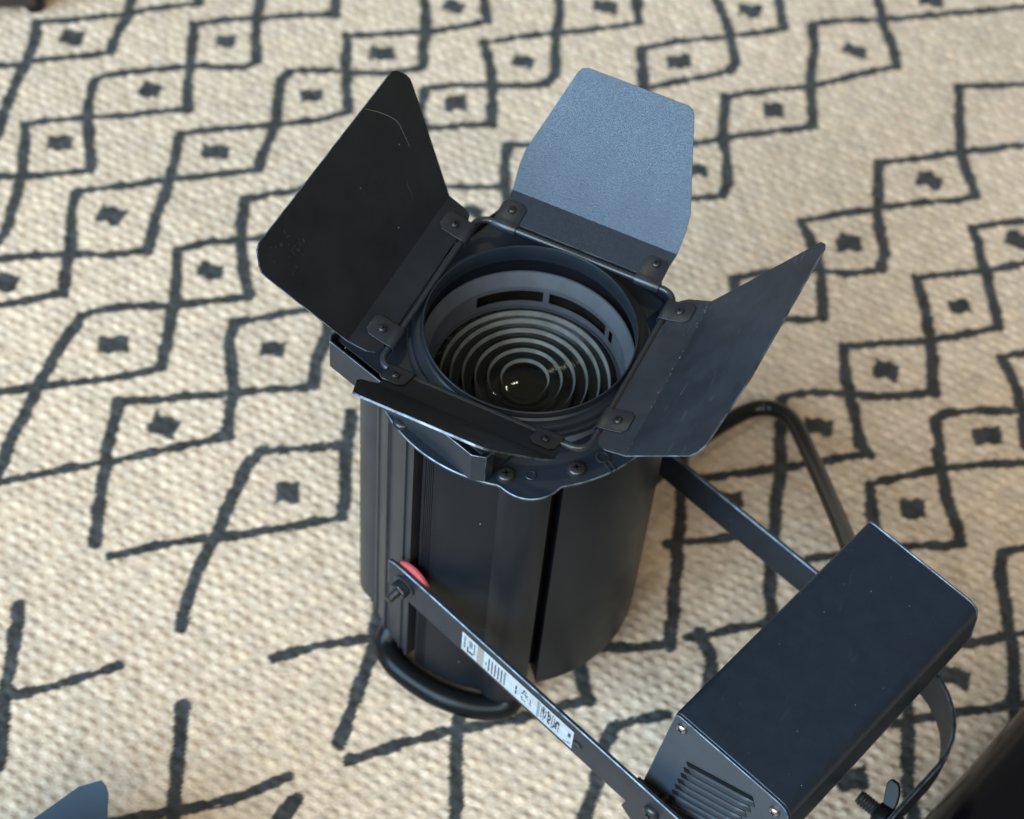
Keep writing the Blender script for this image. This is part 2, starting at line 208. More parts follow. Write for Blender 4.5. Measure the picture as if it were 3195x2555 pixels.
def lathe(mb, prof, c=(0, 0, 0), axis=(0, 0, 1), n=64, a0=0, a1=360, closed=False):
    """profile of (radius, height) swept about an axis through c"""
    ax = V3(axis).normalized(); t = V3((1, 0, 0)) if abs(ax.x) < .9 else V3((0, 1, 0))
    if abs(ax.z) > .999: X = V3((1, 0, 0)); Y = V3((0, 1, 0))*(1 if ax.z > 0 else -1)
    else: X = ax.cross(t).normalized(); Y = ax.cross(X).normalized()
    full = abs(a1-a0) >= 359.9; k = n if full else n+1
    vs = []
    for i in range(k):
        a = math.radians(a0 + (a1-a0)*i/n); d = X*math.cos(a)+Y*math.sin(a)
        for r, h in prof: vs.append(V3(c)+d*r+ax*h)
    P = len(prof); fs = []
    for i in range(n):
        j = (i+1) % k
        for q in range(P-1 if not closed else P):
            q2 = (q+1) % P
            fs.append((i*P+q, j*P+q, j*P+q2, i*P+q2))
    mb.add(vs, fs); return mb

def tube(mb, path, r, n=14, cap=True, closed=False):
    path = [V3(p) for p in path]; m = len(path); vs = []; fs = []
    prev = None
    for i, p in enumerate(path):
        a = path[i-1] if (i > 0 or closed) else p; b = path[(i+1) % m] if (i < m-1 or closed) else p
        t = (b-a).normalized()
        if prev is None:
            x = t.cross(V3((0, 0, 1)))
            if x.length < 1e-3: x = t.cross(V3((1, 0, 0)))
            x.normalize()
        else:
            x = (prev - t*prev.dot(t)).normalized()
        prev = x; y = t.cross(x)
        rr = r(i/(m-1)) if callable(r) else r
        for k in range(n):
            q = 2*math.pi*k/n; vs.append(p+x*math.cos(q)*rr+y*math.sin(q)*rr)
    for i in range(m if closed else m-1):
        j = (i+1) % m
        for k in range(n): fs.append((i*n+k, i*n+(k+1) % n, j*n+(k+1) % n, j*n+k))
    if cap and not closed: fs += [tuple(range(n))[::-1], tuple((m-1)*n+k for k in range(n))]
    mb.add(vs, fs); return mb

def smooth_path(pts, k=8):
    P = [V3(p) for p in pts]; P = [P[0]*2-P[1]]+P+[P[-1]*2-P[-2]]; out = []
    for i in range(1, len(P)-2):
        for s in range(k):
            t = s/k; a, b, c, d = P[i-1], P[i], P[i+1], P[i+2]
            out.append(.5*((2*b)+(c-a)*t+(2*a-5*b+4*c-d)*t*t+(3*b-a-3*c+d)*t**3))
    out.append(P[-2]); return out

def prism(mb, poly, z0, z1):
    n = len(poly)
    mb.add([(x, y, z0) for x, y in poly]+[(x, y, z1) for x, y in poly],
           [tuple(range(n))[::-1], tuple(range(n, 2*n))]+[(i, (i+1) % n, n+(i+1) % n, n+i) for i in range(n)]); return mb

def ring_plate(mb, outer, inner, z0, z1):
    """outer and inner outlines with the same number of points"""
    n = len(outer)
    vs = [(x, y, z) for z in (z0, z1) for o in (outer, inner) for x, y in o]
    fs = []
    for i in range(n):
        j = (i+1) % n; o0, i0, o1, i1 = 0, n, 2*n, 3*n
        fs += [(o1+i, o1+j, i1+j, i1+i), (o0+j, o0+i, i0+i, i0+j), (o0+i, o0+j, o1+j, o1+i), (i0+j, i0+i, i1+i, i1+j)]
    mb.add(vs, fs); return mb

def screw(name, parent, c, axis, r, m='screw', h=None):
    """domed screw head with a cross recess"""
    h = h or r*0.55; ax = V3(axis).normalized()
    mb = MB(); pr = [(r, -h*.3), (r, h*.25), (r*.93, h*.55), (r*.75, h*.82), (r*.5, h*.96), (r*.36, h*1.0), (0.0003, h*1.0)]
    lathe(mb, pr, c, axis, n=24)
    t = V3((1, 0, 0)) if abs(ax.x) < .8 else V3((0, 1, 0))
    X = ax.cross(t).normalized(); Y = ax.cross(X)
    a = 0.6; X, Y = X*math.cos(a)+Y*math.sin(a), Y*math.cos(a)-X*math.sin(a)
    o = mb.build(name, m, parent)
    o.data.materials.append(M['hole'])
    cr = MB()
    for U, Wd in ((X, Y), (Y, X)): frame_box(cr, V3(c)+ax*h*.93, U, Wd, ax, r*.46, r*.12, h*.10)
    k = len(o.data.polygons)
    bm = bmesh.new(); bm.from_mesh(o.data)
    vv = [bm.verts.new(v) for v in cr.v]
    for f in cr.f:
        ff = bm.faces.new([vv[i] for i in f]); ff.material_index = 1
    bm.to_mesh(o.data); bm.free()
    return o

def tag(o, label, cat, group=None):
    o['label'] = label; o['category'] = cat
    if group: o['group'] = group
    return o
def empty(name, loc):
    o = bpy.data.objects.new(name, None); S.collection.objects.link(o); o.location = loc; o.empty_display_size = .05; return o
def pol(r, deg): return (r*math.cos(math.radians(deg)), r*math.sin(math.radians(deg)))

# yoke frame: a runs from the lantern along the yoke arms, d across (positive = near arm)
EY = V3((math.cos(math.radians(-17)), math.sin(math.radians(-17)), 0)); NY = V3((math.cos(math.radians(-107)), math.sin(math.radians(-107)), 0)); UZ = V3((0, 0, 1))
def yk(a, d, z): return EY*a + NY*d + UZ*(z+Z0)

# ------------------------------------------------------------------ floor and rug
fl = MB(); prism(fl, [(-2.6, -2.2), (2.4, -2.2), (2.4, 2.6), (-2.6, 2.6)], -.06, -.012)
floor = fl.build('floor', 'floorm', smooth=0); floor['kind'] = 'structure'

def rug_field(P, KH):
    """distance-based pattern mask (1 = dark yarn) for points P (n,2)"""
    rs = np.random.RandomState(3)
    n = len(P); best = np.full(n, 9.0)
    # jitter follows the weave so that the drawn lines step from yarn to yarn
    jx = np.sin(P[:, 0]*760+2.1*np.sin(P[:, 1]*410))*np.sin(P[:, 1]*690+1.3)
    j2 = np.sin(P[:, 0]*95+P[:, 1]*133)+np.sin(P[:, 0]*171-P[:, 1]*77+1.0)
    for kind, pl in ALL_LINES:
        hw = .0068 if kind == 'v' else .0052
        for (x0, y0), (x1, y1) in zip(pl[:-1], pl[1:]):
            m = .02
            k = np.where((P[:, 0] > min(x0, x1)-m) & (P[:, 0] < max(x0, x1)+m) & (P[:, 1] > min(y0, y1)-m) & (P[:, 1] < max(y0, y1)+m))[0]
            if not len(k): continue
            dx, dy = x1-x0, y1-y0; L2 = dx*dx+dy*dy+1e-12
            t = np.clip(((P[k, 0]-x0)*dx+(P[k, 1]-y0)*dy)/L2, 0, 1)
            dd = np.hypot(P[k, 0]-x0-t*dx, P[k, 1]-y0-t*dy)-hw
            best[k] = np.minimum(best[k], dd)
    dv = V3((-0.36, 0.93)); 
    for i, (cx, cy) in enumerate(ALL_DOTS):
        a = -0.02+0.25*math.sin(i*2.3)+math.radians(20); c, s = math.cos(a), math.sin(a)
        k = np.where((abs(P[:, 0]-cx) < .03) & (abs(P[:, 1]-cy) < .03))[0]
        if not len(k): continue
        u = (P[k, 0]-cx)*c+(P[k, 1]-cy)*s; w = -(P[k, 0]-cx)*s+(P[k, 1]-cy)*c
        hx, hy = .0138*(1+.12*math.sin(i*5.1)), .0112*(1+.12*math.cos(i*3.7))
        w = w+.0014*np.sin(u*330+i)
        dd = np.maximum(abs(u)-hx, abs(w)-hy); best[k] = np.minimum(best[k], dd)
    best = best+.0005*jx+.0004*j2+(KH-.5)*.0026
    return np.clip(.5-best/.0016, 0, 1)

# the pattern beyond the traced part goes on as chains of diamonds with a dot in each
FRAME = [(-0.8933, 0.4669), (0.1997, 1.0923), (0.5239, 0.0077), (-0.288, -0.4129)]
def sd_frame(x, y):
    """signed distance to the traced quadrilateral (negative inside)"""
    d = -9.0; n = len(FRAME)
    for i in range(n):
        (ax, ay), (bx, by) = FRAME[i], FRAME[(i+1) % n]
        L = math.hypot(bx-ax, by-ay); nx, ny = -(by-ay)/L, (bx-ax)/L
        d = np.maximum(d, (x-ax)*nx+(y-ay)*ny)
    return d
ALL_LINES = list(RUG_LINES); ALL_DOTS = list(RUG_DOTS)
rng = random.Random(5)
for i in range(-16, 17):
    for j in range(-16, 17):
        cx, cy = -.657+.057*i+.115*j-.0*i, .424+.128*i-.048*j
        if not (-1.25 < cx < .95 and -.85 < cy < 1.45) or sd_frame(cx, cy) < .075 or (i+j) % 1: continue
        if (j % 2): continue
        cx += rng.uniform(-.006, .006); cy += rng.uniform(-.006, .006)
        q = [(cx-.028-.0, cy-.064), (cx+.055, cy-.008), (cx+.029, cy+.064), (cx-.060, cy-.018)]
        for k in range(4): ALL_LINES.append(('v' if k % 2 else 'h', [q[k], q[(k+1) % 4]]))
        ALL_DOTS.append((cx, cy))

CX = np.array([0.9336, 0.3584]); CY = np.array([-0.3584, 0.9336])       # weave directions
LA = .0137*CX-.0066*CY; LB = -.0090*CX-.0079*CY
LM = np.linalg.inv(np.stack([LA, LB], 1))
def hash2(i, j, k):
    x = np.sin(i*127.1+j*311.7+k*74.7)*43758.5453; return x-np.floor(x)
def weave(P):
    q = P@LM.T; base = np.floor(q+.5)
    el = .93*CX-.36*CY; el = el/np.linalg.norm(el); ep = np.array([-el[1], el[0]])
    KH = np.zeros(len(P)); H = np.zeros(len(P)); best = np.full(len(P), -1.0); tint = np.zeros((len(P), 3))
    for di in (-1, 0, 1):
        for dj in (-1, 0, 1):
            i, j = base[:, 0]+di, base[:, 1]+dj
            c = np.outer(i+(hash2(i, j, 1)-.5)*.42, LA)+np.outer(j+(hash2(i, j, 2)-.5)*.42, LB)
            d = P-c; u = d@el; w = d@ep
            g = np.exp(-(u/.0042)**2-(w/.0031)**2)*(.65+.5*hash2(i, j, 3))
            H = np.maximum(H, g)
            k = g > best; best[k] = g[k]
            KH[k] = hash2(i, j, 6)[k]
            a, b = hash2(i, j, 4)[k], hash2(i, j, 5)[k]
            t = np.stack([.86+.26*a+.03*b, .86+.26*a, .86+.26*a-.06*b], 1); tint[k] = t
    return H, tint, KH
BEIGE = np.array([0.530, 0.458, 0.368]); DARK = np.array([0.030, 0.036, 0.042])
def rug_mesh(name, P, quads, z0, amp, m):
    H, tint, KH = weave(P); k = rug_field(P, KH)[:, None]
    big = .5+.5*np.sin(P[:, 0]*9+1.3*np.sin(P[:, 1]*7))*np.sin(P[:, 1]*11+.7)
    col = BEIGE*tint*(.95+.09*big[:, None])*(1-k)+DARK*(.7+.7*(tint-.86)/.26)*k
    xyz = np.c_[P, z0+amp*H]
    me = bpy.data.meshes.new(name)
    me.vertices.add(len(P)); me.vertices.foreach_set('co', xyz.astype(np.float32).ravel())
    me.loops.add(quads.size); me.loops.foreach_set('vertex_index', quads.astype(np.int32).ravel())
    me.polygons.add(len(quads)); me.polygons.foreach_set('loop_start', (np.arange(len(quads))*4).astype(np.int32))
    me.update(calc_edges=True); me.validate()
    at = me.color_attributes.new('yarn', 'FLOAT_COLOR', 'POINT')
    at.data.foreach_set('color', np.c_[np.clip(col, 0, 1), np.ones(len(P))].astype(np.float32).ravel())
    me.shade_smooth(); me.materials.append(m)
    o = bpy.data.objects.new(name, me); S.collection.objects.link(o); return o
def grid(x0, x1, y0, y1, st, keep=None):
    xs = np.arange(x0, x1+st*.5, st); ys = np.arange(y0, y1+st*.5, st)
    X, Y = np.meshgrid(xs, ys, indexing='ij'); nx, ny = len(xs), len(ys)
    P = np.c_[X.ravel(), Y.ravel()]
    i = np.arange((nx-1)*(ny-1)); a = (i//(ny-1))*ny+i % (ny-1)
    Q = np.stack([a, a+ny, a+ny+1, a+1], 1)
    if keep is not None:
        ok = keep(P); Q = Q[ok[Q].all(1)]
        used = np.unique(Q); mp = -np.ones(len(P), int); mp[used] = np.arange(len(used)); P = P[used]; Q = mp[Q]
    return P, Q
P, Q = grid(-1.20, .90, -.80, 1.40, .0065)
rug = rug_mesh('rug', P, Q, -.0035, .0012, rug_material(False)); rug['kind'] = 'structure'
# everything of the rug that the camera can see has its yarn bumps as geometry
P, Q = grid(-1.0, .62, -.52, 1.20, .0021, keep=lambda p: sd_frame(p[:, 0], p[:, 1]) < .05)
wv = rug_mesh('yarn_weave', P, Q, -.0012, .0026, rug_material(True)); wv['kind'] = 'stuff'; wv.parent = rug

# ------------------------------------------------------------------ stage lantern
lantern = empty('stage_lantern', (0, 0, 0))
tag(lantern, 'black fresnel stage lantern standing lens up on the patterned rug', 'stage light')
ZF = ZL(-.042)                                 # top of the front flange
R0 = .1225

def shell(prof, zb, zt, name, m):
    """closed shell from a polar outline [(deg, r)]: solid between outline and inner radius"""
    mb = MB(); n = len(prof); inn = .098
    vs = []
    for z in (zb, zt):
        for dg, r in prof: vs.append((*pol(r, dg), z))
        for dg, r in prof: vs.append((*pol(inn, dg), z))
    fs = []
    for i in range(n-1):
        fs += [(i, i+1, 2*n+i+1, 2*n+i), (n+i+1, n+i, 3*n+i, 3*n+i+1), (2*n+i, 2*n+i+1, 3*n+i+1, 3*n+i), (i+1, i, n+i, n+i+1)]
    fs += [(0, 2*n, 3*n, n), (n-1, 2*n-1, 4*n-1, 3*n-1)]
    mb.add(vs, fs); return mb.build(name, m, lantern, smooth=24)
# rear shell: plain round
shell([(-50.8+i*248.8/80, R0+.0015) for i in range(81)], ZL(-.357), ZF-.003, 'rear_shell', 'shell')
# front cover: slot at -107 deg, lobes at -63 and -151, flutes beside the slot
def lobe(x):  # x = degrees from the lobe centre
    return .0105*max(0.0, math.cos(min(abs(x)/10.5, 1)*math.pi/2))**.75
right = [(-55.2, .1185)]
dg = -55.6
while dg > -99.5:
    right.append((dg, .1238+lobe(dg+63.5))); dg -= 1.1
fine = []
for k in range(5):
    a = -99.8-k*.85
    fine += [(a, .1243), (a-.32, .1243), (a-.36, .1236), (a-.68, .1236), (a-.72, .1243)]
right += fine+[(-104.6, .1250), (-104.9, .1255), (-105.1, .110)]
left = [(-108.9, .110), (-109.2, .1262), (-110.8, .1262), (-111.1, .1238), (-113.6, .1238), (-113.9, .1256), (-115.0, .1256), (-115.4, .1240)]
dg = -116.5
while dg > -124: left.append((dg, .1242)); dg -= 1.2
left += [(-124.6, .1242), (-125.0, .1268), (-126.6, .1268), (-127.0, .1246)]
dg = -128
while dg > -134: left.append((dg, .1246)); dg -= 1.2
left += [(-134.3, .1246), (-134.6, .1262), (-136.0, .1262), (-136.4, .1248)]
dg = -137.5
while dg > -160.5: left.append((dg, .1246+lobe(dg+150.5)*1.05)); dg -= 1.1
left.append((-160.9, .1185))
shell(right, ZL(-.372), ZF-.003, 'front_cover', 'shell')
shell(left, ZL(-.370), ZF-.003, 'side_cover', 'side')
c = MB(); lathe(c, [(.0005, ZL(-.355)), (.104, ZL(-.355)), (.106, ZL(-.35)), (.106, ZF-.004), (.0885, ZF-.004)], n=72)
c.build('inner_housing', 'hole', lantern)
c = MB(); lathe(c, [(.0005, .0015), (.078, .0015), (.083, .006), (.084, .047)], n=48)
c.build('rear_cap', 'shell', lantern)

# flange with a scallop over each lobe
def flange_r(dg):
    r = .1265
    for c0, w, hgt in ((-63.2, 11.0, .0102), (-151, 11.0, .0102)):
        x = abs((dg-c0+180) % 360-180)/w
        if x < 1: r += hgt*(math.cos(x*math.pi/2))**.85 if x < .999 else 0
    return r
n = 220
ring_o = [pol(flange_r(i*360/n-180), i*360/n-180) for i in range(n)]; ring_i = [pol(.0885, i*360/n-180) for i in range(n)]
c = MB(); ring_plate(c, ring_o, ring_i, ZF-.003, ZF)
fl_o = c.build('front_flange', 'paint', lantern, smooth=30, bevel=.0009, worn=True)
for x, y in ((.0345, -.1107), (.081, -.0795), (-.0601, -.1036)):
    w = MB(); lathe(w, [(.0078, 0), (.0078, .0006), (.0072, .0009), (.005, .0009)], (x, y, ZF), n=28); w.build('washer', 'screw', fl_o)
    screw('screw', fl_o, (x, y, ZF+.0012), (0, 0, 1), .0068, h=.003)
c = MB(); lathe(c, [(.0043, .0001), (.0043, .0006), (.0038, .0010), (.0036, .0006), (.0003, .0004)], (.0518, -.1015, ZF), n=24); c.build('rivet', 'paint', fl_o)
# keyhole notch at the rim
kx, ky = .0943, -.0586; out = V3((kx, ky, 0)).normalized(); tn = V3((-out.y, out.x, 0))
c = MB(); lathe(c, [(.0058, 0.0002), (.0058, .0007), (.0050, .0010), (.0042, .0010), (.0040, .0003)], (kx, ky, ZF), n=28)
for s in (-1, 1): frame_box(c, V3((kx, ky, ZF+.0004))+out*.0105+tn*s*.0022, out, tn, UZ, .0056, .0005, .0006)
c.build('keyhole_notch', 'rod', fl_o)

# accessory runners on the flange, with their open slot
def strip(mb, pts, z0, z1, th):
    """upright sheet along a plan polyline of (a, d)"""
    P = [V3((a, d, 0)) for a, d in pts]; n = len(P); L = []; Rr = []
    for i in range(n):
        t = (P[min(i+1, n-1)]-P[max(i-1, 0)]).normalized(); nn = V3((-t.y, t.x, 0))
        L.append(P[i]+nn*th/2); Rr.append(P[i]-nn*th/2)
    vs = [yk(q.x, q.y, z) for z in (z0, z1) for q in L+Rr]
    fs = []
    for i in range(n-1):
        fs += [(i, i+1, 2*n+i+1, 2*n+i), (n+i+1, n+i, 3*n+i, 3*n+i+1), (2*n+i, 2*n+i+1, 3*n+i+1, 3*n+i), (i+1, i, n+i, n+i+1)]
    fs += [(0, 2*n, 3*n, n), (n-1, 2*n-1, 4*n-1, 3*n-1)]
    mb.add(vs, fs); return mb
for sgn, nm in ((1, 'runner'), (-1, 'runner')):
    c = MB(); strip(c, [(-.1115, .098*sgn), (-.1128, .112*sgn), (-.1085, .1170*sgn), (.048, .1178*sgn), (.0572, .1118*sgn), (.0575, .104*sgn)], -.0418, -.0098, .0016)
    c.build(nm, 'paint', lantern, smooth=25, bevel=.0004, worn=True)
c = MB(); strip(c, [(-.1130, .0955), (-.1135, .05), (-.1135, -.05), (-.1130, -.0955)], -.0418, -.013, .0016); c.build('runner_back_wall', 'paint', lantern, bevel=.0004)

# holder floor between the runners
n = 120; outer = []; inner = []
for i in range(n):
    t = i*2*math.pi/n; ca, sa = math.cos(t), math.sin(t)
    r = min(.1120/max(abs(ca), 1e-6), .1160/max(abs(sa), 1e-6)) if ca < 0 else min(.0560/max(ca, 1e-6), .1160/max(abs(sa), 1e-6)); r = max(r, .0895)
    q = yk(r*ca, r*sa, 0); outer.append((q.x, q.y)); q = yk(.0888*ca, .0888*sa, 0); inner.append((q.x, q.y))
c = MB(); ring_plate(c, outer, inner, ZL(-.0415), ZL(-.0398)); c.build('runner_floor', 'paint', lantern, smooth=0)

# lens tube and fresnel lens
c = MB(); lathe(c, [(.0885, ZL(-.043)), (.0885, ZL(-.0315)), (.0878, ZL(-.0300)), (.0862, ZL(-.0300)), (.0815, ZL(-.0405)), (.0808, ZL(-.0425))], n=96)
c.build('lens_tube_lip', 'tube', lantern)
slots = []
c = MB()
nw = 96; slot = lambda i: (i % 96) in list(range(14, 40)) and (i % 12) not in (3,) or (i % 96) in list(range(55, 78)) and (i % 9) not in (0,)
zt, za, zb_, ze = ZL(-.0425), ZL(-.0475), ZL(-.0600), ZL(-.080)
for i in range(nw):
    a0, a1 = i*360/nw, (i+1)*360/nw
    for z0, z1, ok in ((za, zt, True), (zb_, za, not slot(i)), (ze, zb_, True)):
        if ok: c.add([(*pol(.0808, a0), z0), (*pol(.0808, a1), z0), (*pol(.0808, a1), z1), (*pol(.0808, a0), z1)], [(0, 3, 2, 1)])
c.build('lens_tube', 'tube', lantern)
c = MB(); lathe(c, [(.0862, ZL(-.044)), (.0862, ZL(-.11)), (.06, ZL(-.19)), (.03, ZL(-.21)), (.0004, ZL(-.21))], n=64)
c.build('lamp_chamber', 'inner', lantern)
prof = []; zl = ZL(-.0665)
radii = [.0, .0185, .0295, .0400, .0505, .0605, .0690, .0762]
for k in range(7):
    r0, r1 = radii[k], radii[k+1]
    if k == 0:
        for q in range(6): r = max(.0003, r1*q/5); prof.append((r, zl+.0022*(1-(r/r1)**2)))
    else:
        for q in range(4): r = r0+.0018+(r1-r0-.0018)*q/3; prof.append((r, zl+.0046*(1-(q/3)**1.25)*(.55+.45*k/6)))
    prof.append((r1+.0002, zl))
prof += [(.0775, zl), (.0775, zl-.005), (.0003, zl-.005)]
c = MB(); lathe(c, prof, n=128); lens = c.build('fresnel_lens', 'glass', lantern, smooth=28)
lens.data.materials.append(M['frost'])
for pg in lens.data.polygons:            # the steep ground steps between the rings
    rr0 = [math.hypot(lens.data.vertices[i].co.x, lens.data.vertices[i].co.y) for i in pg.vertices]
    zz = [lens.data.vertices[i].co.z for i in pg.vertices]
    if abs(max(rr0)-min(rr0)-.0016) < .0002 and max(zz)-min(zz) > .0012 and max(rr0) < .077: pg.material_index = 1
c = MB(); lathe(c, [(.0810, zl-.001), (.0775, zl+.0012), (.0772, zl-.006), (.081, zl-.007)], n=96); c.build('lens_retainer', 'tube', lantern)

# rear carrying handle
hp = [(*pol(.104, -126), ZL(-.362)), (*pol(.115, -126), ZL(-.377)), (*pol(.1265, -122), ZL(-.3880))]
hp += [(*pol(.1310, a), ZL(-.3893)) for a in range(-114, -66, 8)]
hp += [(*pol(.1300, -64), ZL(-.386)), (*pol(.1240, -60.5), ZL(-.378)), (*pol(.1180, -60), ZL(-.362))]
c = MB(); tube(c, smooth_path(hp, 6), .0122, 18); c.build('handle', 'rubber', lantern, smooth=50)
c = MB(); tube(c, smooth_path([(*pol(.08, a), ZL(-.372)) for a in (-120, -100, -85)]), .004, 10); c.build('handle_bracket', 'screw', lantern)

# yoke: one flat bar bent into a U
def zmid(a, d): return -.2245-.088*max(a, 0)*(1 if d > 0 else .8)-(.138-d)/.276*.0255
path = [(-.0175, .138)]+[(a, .138) for a in (-.012, 0, .05, .1, .15, .2, .25, .3, .345)]
rc = .075
for k in range(1, 9): t = k/8*math.pi/2; path.append((.355+rc*math.sin(t), .138-rc*(1-math.cos(t))))
path += [(.43, .03), (.43, -.0), (.43, -.03)]
for k in range(0, 9): t = k/8*math.pi/2; path.append((.43-rc*(1-math.cos(t)), -.063-rc*math.sin(t)))
path += [(a, -.138) for a in (.3, .25, .2, .15, .1, .05, 0, -.01, -.0135)]
n = len(path); TH = .0038; vs = []; fs = []
for i, (a, d) in enumerate(path):
    p0 = V3(path[max(i-1, 0)]); p1 = V3(path[min(i+1, n-1)]); t = (p1-p0).normalized(); nn = V3((-t.y, t.x))
    hh = .0200+.002*min(max(a, 0)/.3, 1)
    if i in (0, n-1): hh = .0178
    z = zmid(a, d)
    for s in (1, -1):
        for e in (1, -1): vs.append(yk(a+nn.x*TH/2*s, d+nn.y*TH/2*s, z+hh*e))
for i in range(n-1):
    b, q = 4*i, 4*i+4
    fs += [(b, b+1, q+1, q), (b+2, q+2, q+3, b+3), (b, q, q+2, b+2), (b+1, b+3, q+3, q+1)]
fs += [(0, 2, 3, 1), (4*n-4, 4*n-3, 4*n-1, 4*n-2)]
c = MB(); c.add(vs, fs); yoke = c.build('yoke', 'paint', lantern, smooth=30, bevel=.0010, worn=True)
yoke['label'] = 'flat black U-shaped bar bolted to both sides of the lantern'
for dd, sg in ((.138, 1), (-.138, -1)):
    pz = zmid(0, dd)
    c = MB(); lathe(c, [(.0003, 0), (.0203, 0), (.0206, .0006), (.0206, .0030), (.0203, .0036), (.0003, .0036)], yk(.0060, dd-sg*.0062, pz+.0040), NY*sg, n=48)
    c.build('friction_washer', 'red', yoke)
    c = MB(); lathe(c, [(.006, -.012), (.006, .0035)], yk(.005, dd-sg*.012, pz), NY*sg, n=20); c.build('pivot_spacer', 'screw', yoke)
    c = MB(); lathe(c, [(.0112, 0), (.0112, .0014), (.0105, .0018), (.004, .0018)], yk(.003, dd+sg*.0019, pz), NY*sg, n=32); c.build('pivot_washer', 'screw', yoke)
    c = MB(); lathe(c, [(.0003, .0018), (.0082, .0018), (.0086, .003), (.0086, .0085), (.0078, .0096), (.0003, .0096)], yk(.003, dd+sg*.0019, pz), NY*sg, n=6); c.build('pivot_nut', 'screw', yoke, smooth=0, bevel=.0004)
    c = MB(); lathe(c, [(.0042, 0)]+[(.0042-(k % 2)*.0005, .009+k*.0009) for k in range(12)]+[(.0034, .0205), (.0003, .0205)], yk(.003, dd+sg*.0019, pz), NY*sg, n=18); c.build('pivot_bolt', 'screw', yoke)

# rating sticker on the near arm
def on_arm(a, v, off): return yk(a, .138+TH/2+off, zmid(a, .138)+v)
c = MB(); na = 14; L0, L1 = .0715, .1985
vs = []; fs = []
for k in range(na+1):
    a = L0+(L1-L0)*k/na
    for v in (-.0155, .0125): vs.append(on_arm(a+(.0015 if v < 0 else 0)*0, v, .0004))
fs = [(2*k, 2*k+1, 2*k+3, 2*k+2) for k in range(na)]
c.add(vs, fs); sticker = c.build('rating_sticker', 'label', yoke, smooth=0)
sticker['label'] = 'worn white rating sticker with bar codes and tiny print'
def marks(name, m, rects, off=.0007):
    c = MB()
    for a0, a1, v0, v1 in rects: c.add([on_arm(a0, v0, off), on_arm(a1, v0, off), on_arm(a1, v1, off), on_arm(a0, v1, off)], [(0, 1, 2, 3)])
    o = c.build(name, m, yoke, smooth=0); o['kind'] = 'stuff'; return o
marks('sticker_patch', 'foil', [(.0895, .0965, -.0152, .0122)], .0006)
rr = random.Random(8); rects = []
rects += [(.0742, .0746, -.010, .009), (.0753, .0757, -.010, .009), (.078, .0795, -.0125, -.004), (.0805, .081, -.002, .009), (.0818, .0823, -.003, .009), (.083, .0835, -.002, .008), (.0800, .0850, -.0115, -.0085), (.0858, .0866, -.008, .009)]
rects += [(.0995, .1005, -.006, -.002)]
for k in range(5): a = .1025+k*.0036; rects.append((a, a+.0012, -.0125, .0075))
rects += [(.1205, .1209, -.012, .009), (.1215, .1219, -.012, .009), (.1335, .1352, -.009, -.004), (.1335, .1352, -.002, .004)]
for k in range(22): a = .1400+rr.random()*.011; v = -.011+rr.random()*.018; rects.append((a, a+.0012, v, v+.0016))
rects += [(.1585, .1588, -.014, .011), (.1595, .1599, -.014, .011), (.1608, .1611, -.010, .010)]
for k in range(46): a = .1625+rr.random()*.020; v = -.012+rr.random()*.020; rects.append((a, a+.0006+rr.random()*.001, v, v+.0012+rr.random()*.003))
for k in range(9): a = .1630+k*.0024; rects.append((a, a+.0006, -.0125+rr.random()*.01, .004+rr.random()*.005))
rects += [(.1885, .1915, -.0135, -.0125), (.193, .196, -.001, .005), (.193, .196, -.011, -.0095)]
marks('sticker_print', 'print', rects)
c = MB(); lathe(c, [(.0050, 0), (.005, .0008), (.0038, .0013), (.0003, .0008)], on_arm(.2035, -.003, 0), NY, n=24); c.build('arm_rivet', 'screw', yoke)

# suspension bolt with wing nut through the middle of the yoke
zc = zmid(.43, 0); c0 = yk(.43, 0.0, zc)
c = MB(); lathe(c, [(.0003, .010), (.0095, .010), (.0095, .003)]+[(.0066-(k % 2)*.0008, .003-k*.0014) for k in range(26)]+[(.0056, -.0335), (.0003, -.0335)], c0, EY, n=18); c.build('suspension_bolt', 'screw', yoke)
c = MB(); lathe(c, [(.0066, -.004), (.0115, -.004), (.0105, -.0125), (.0090, -.0155), (.0066, -.0155)], c0, EY, n=24)
for s in (-1, 1):
    up = (UZ*.80-NY*.60).normalized()*s; sd = EY.cross(up).normalized(); vs = []
    for a, u, hw in ((-.008, .007, .0052), (-.0105, .016, .0076), (-.0135, .024, .0080), (-.0155, .0295, .0060), (-.0160, .0315, .0030)):
        q = c0+EY*a+up*u
        for e in (-1, 1):
            for t in (-1, 1): vs.append(q+EY*hw*e*.85+sd*.0022*t)
    fs = []
    for k in range(4):
        b_, q = 4*k, 4*k+4; fs += [(b_, b_+1, q+1, q), (b_+2, q+2, q+3, b_+3), (b_, q, q+2, b_+2), (b_+1, b_+3, q+3, q+1)]
    fs += [(0, 2, 3, 1), (16, 17, 19, 18)]
    c.add(vs, fs)
c.build('wing_nut', 'rubber', yoke, smooth=40, bevel=.0008)

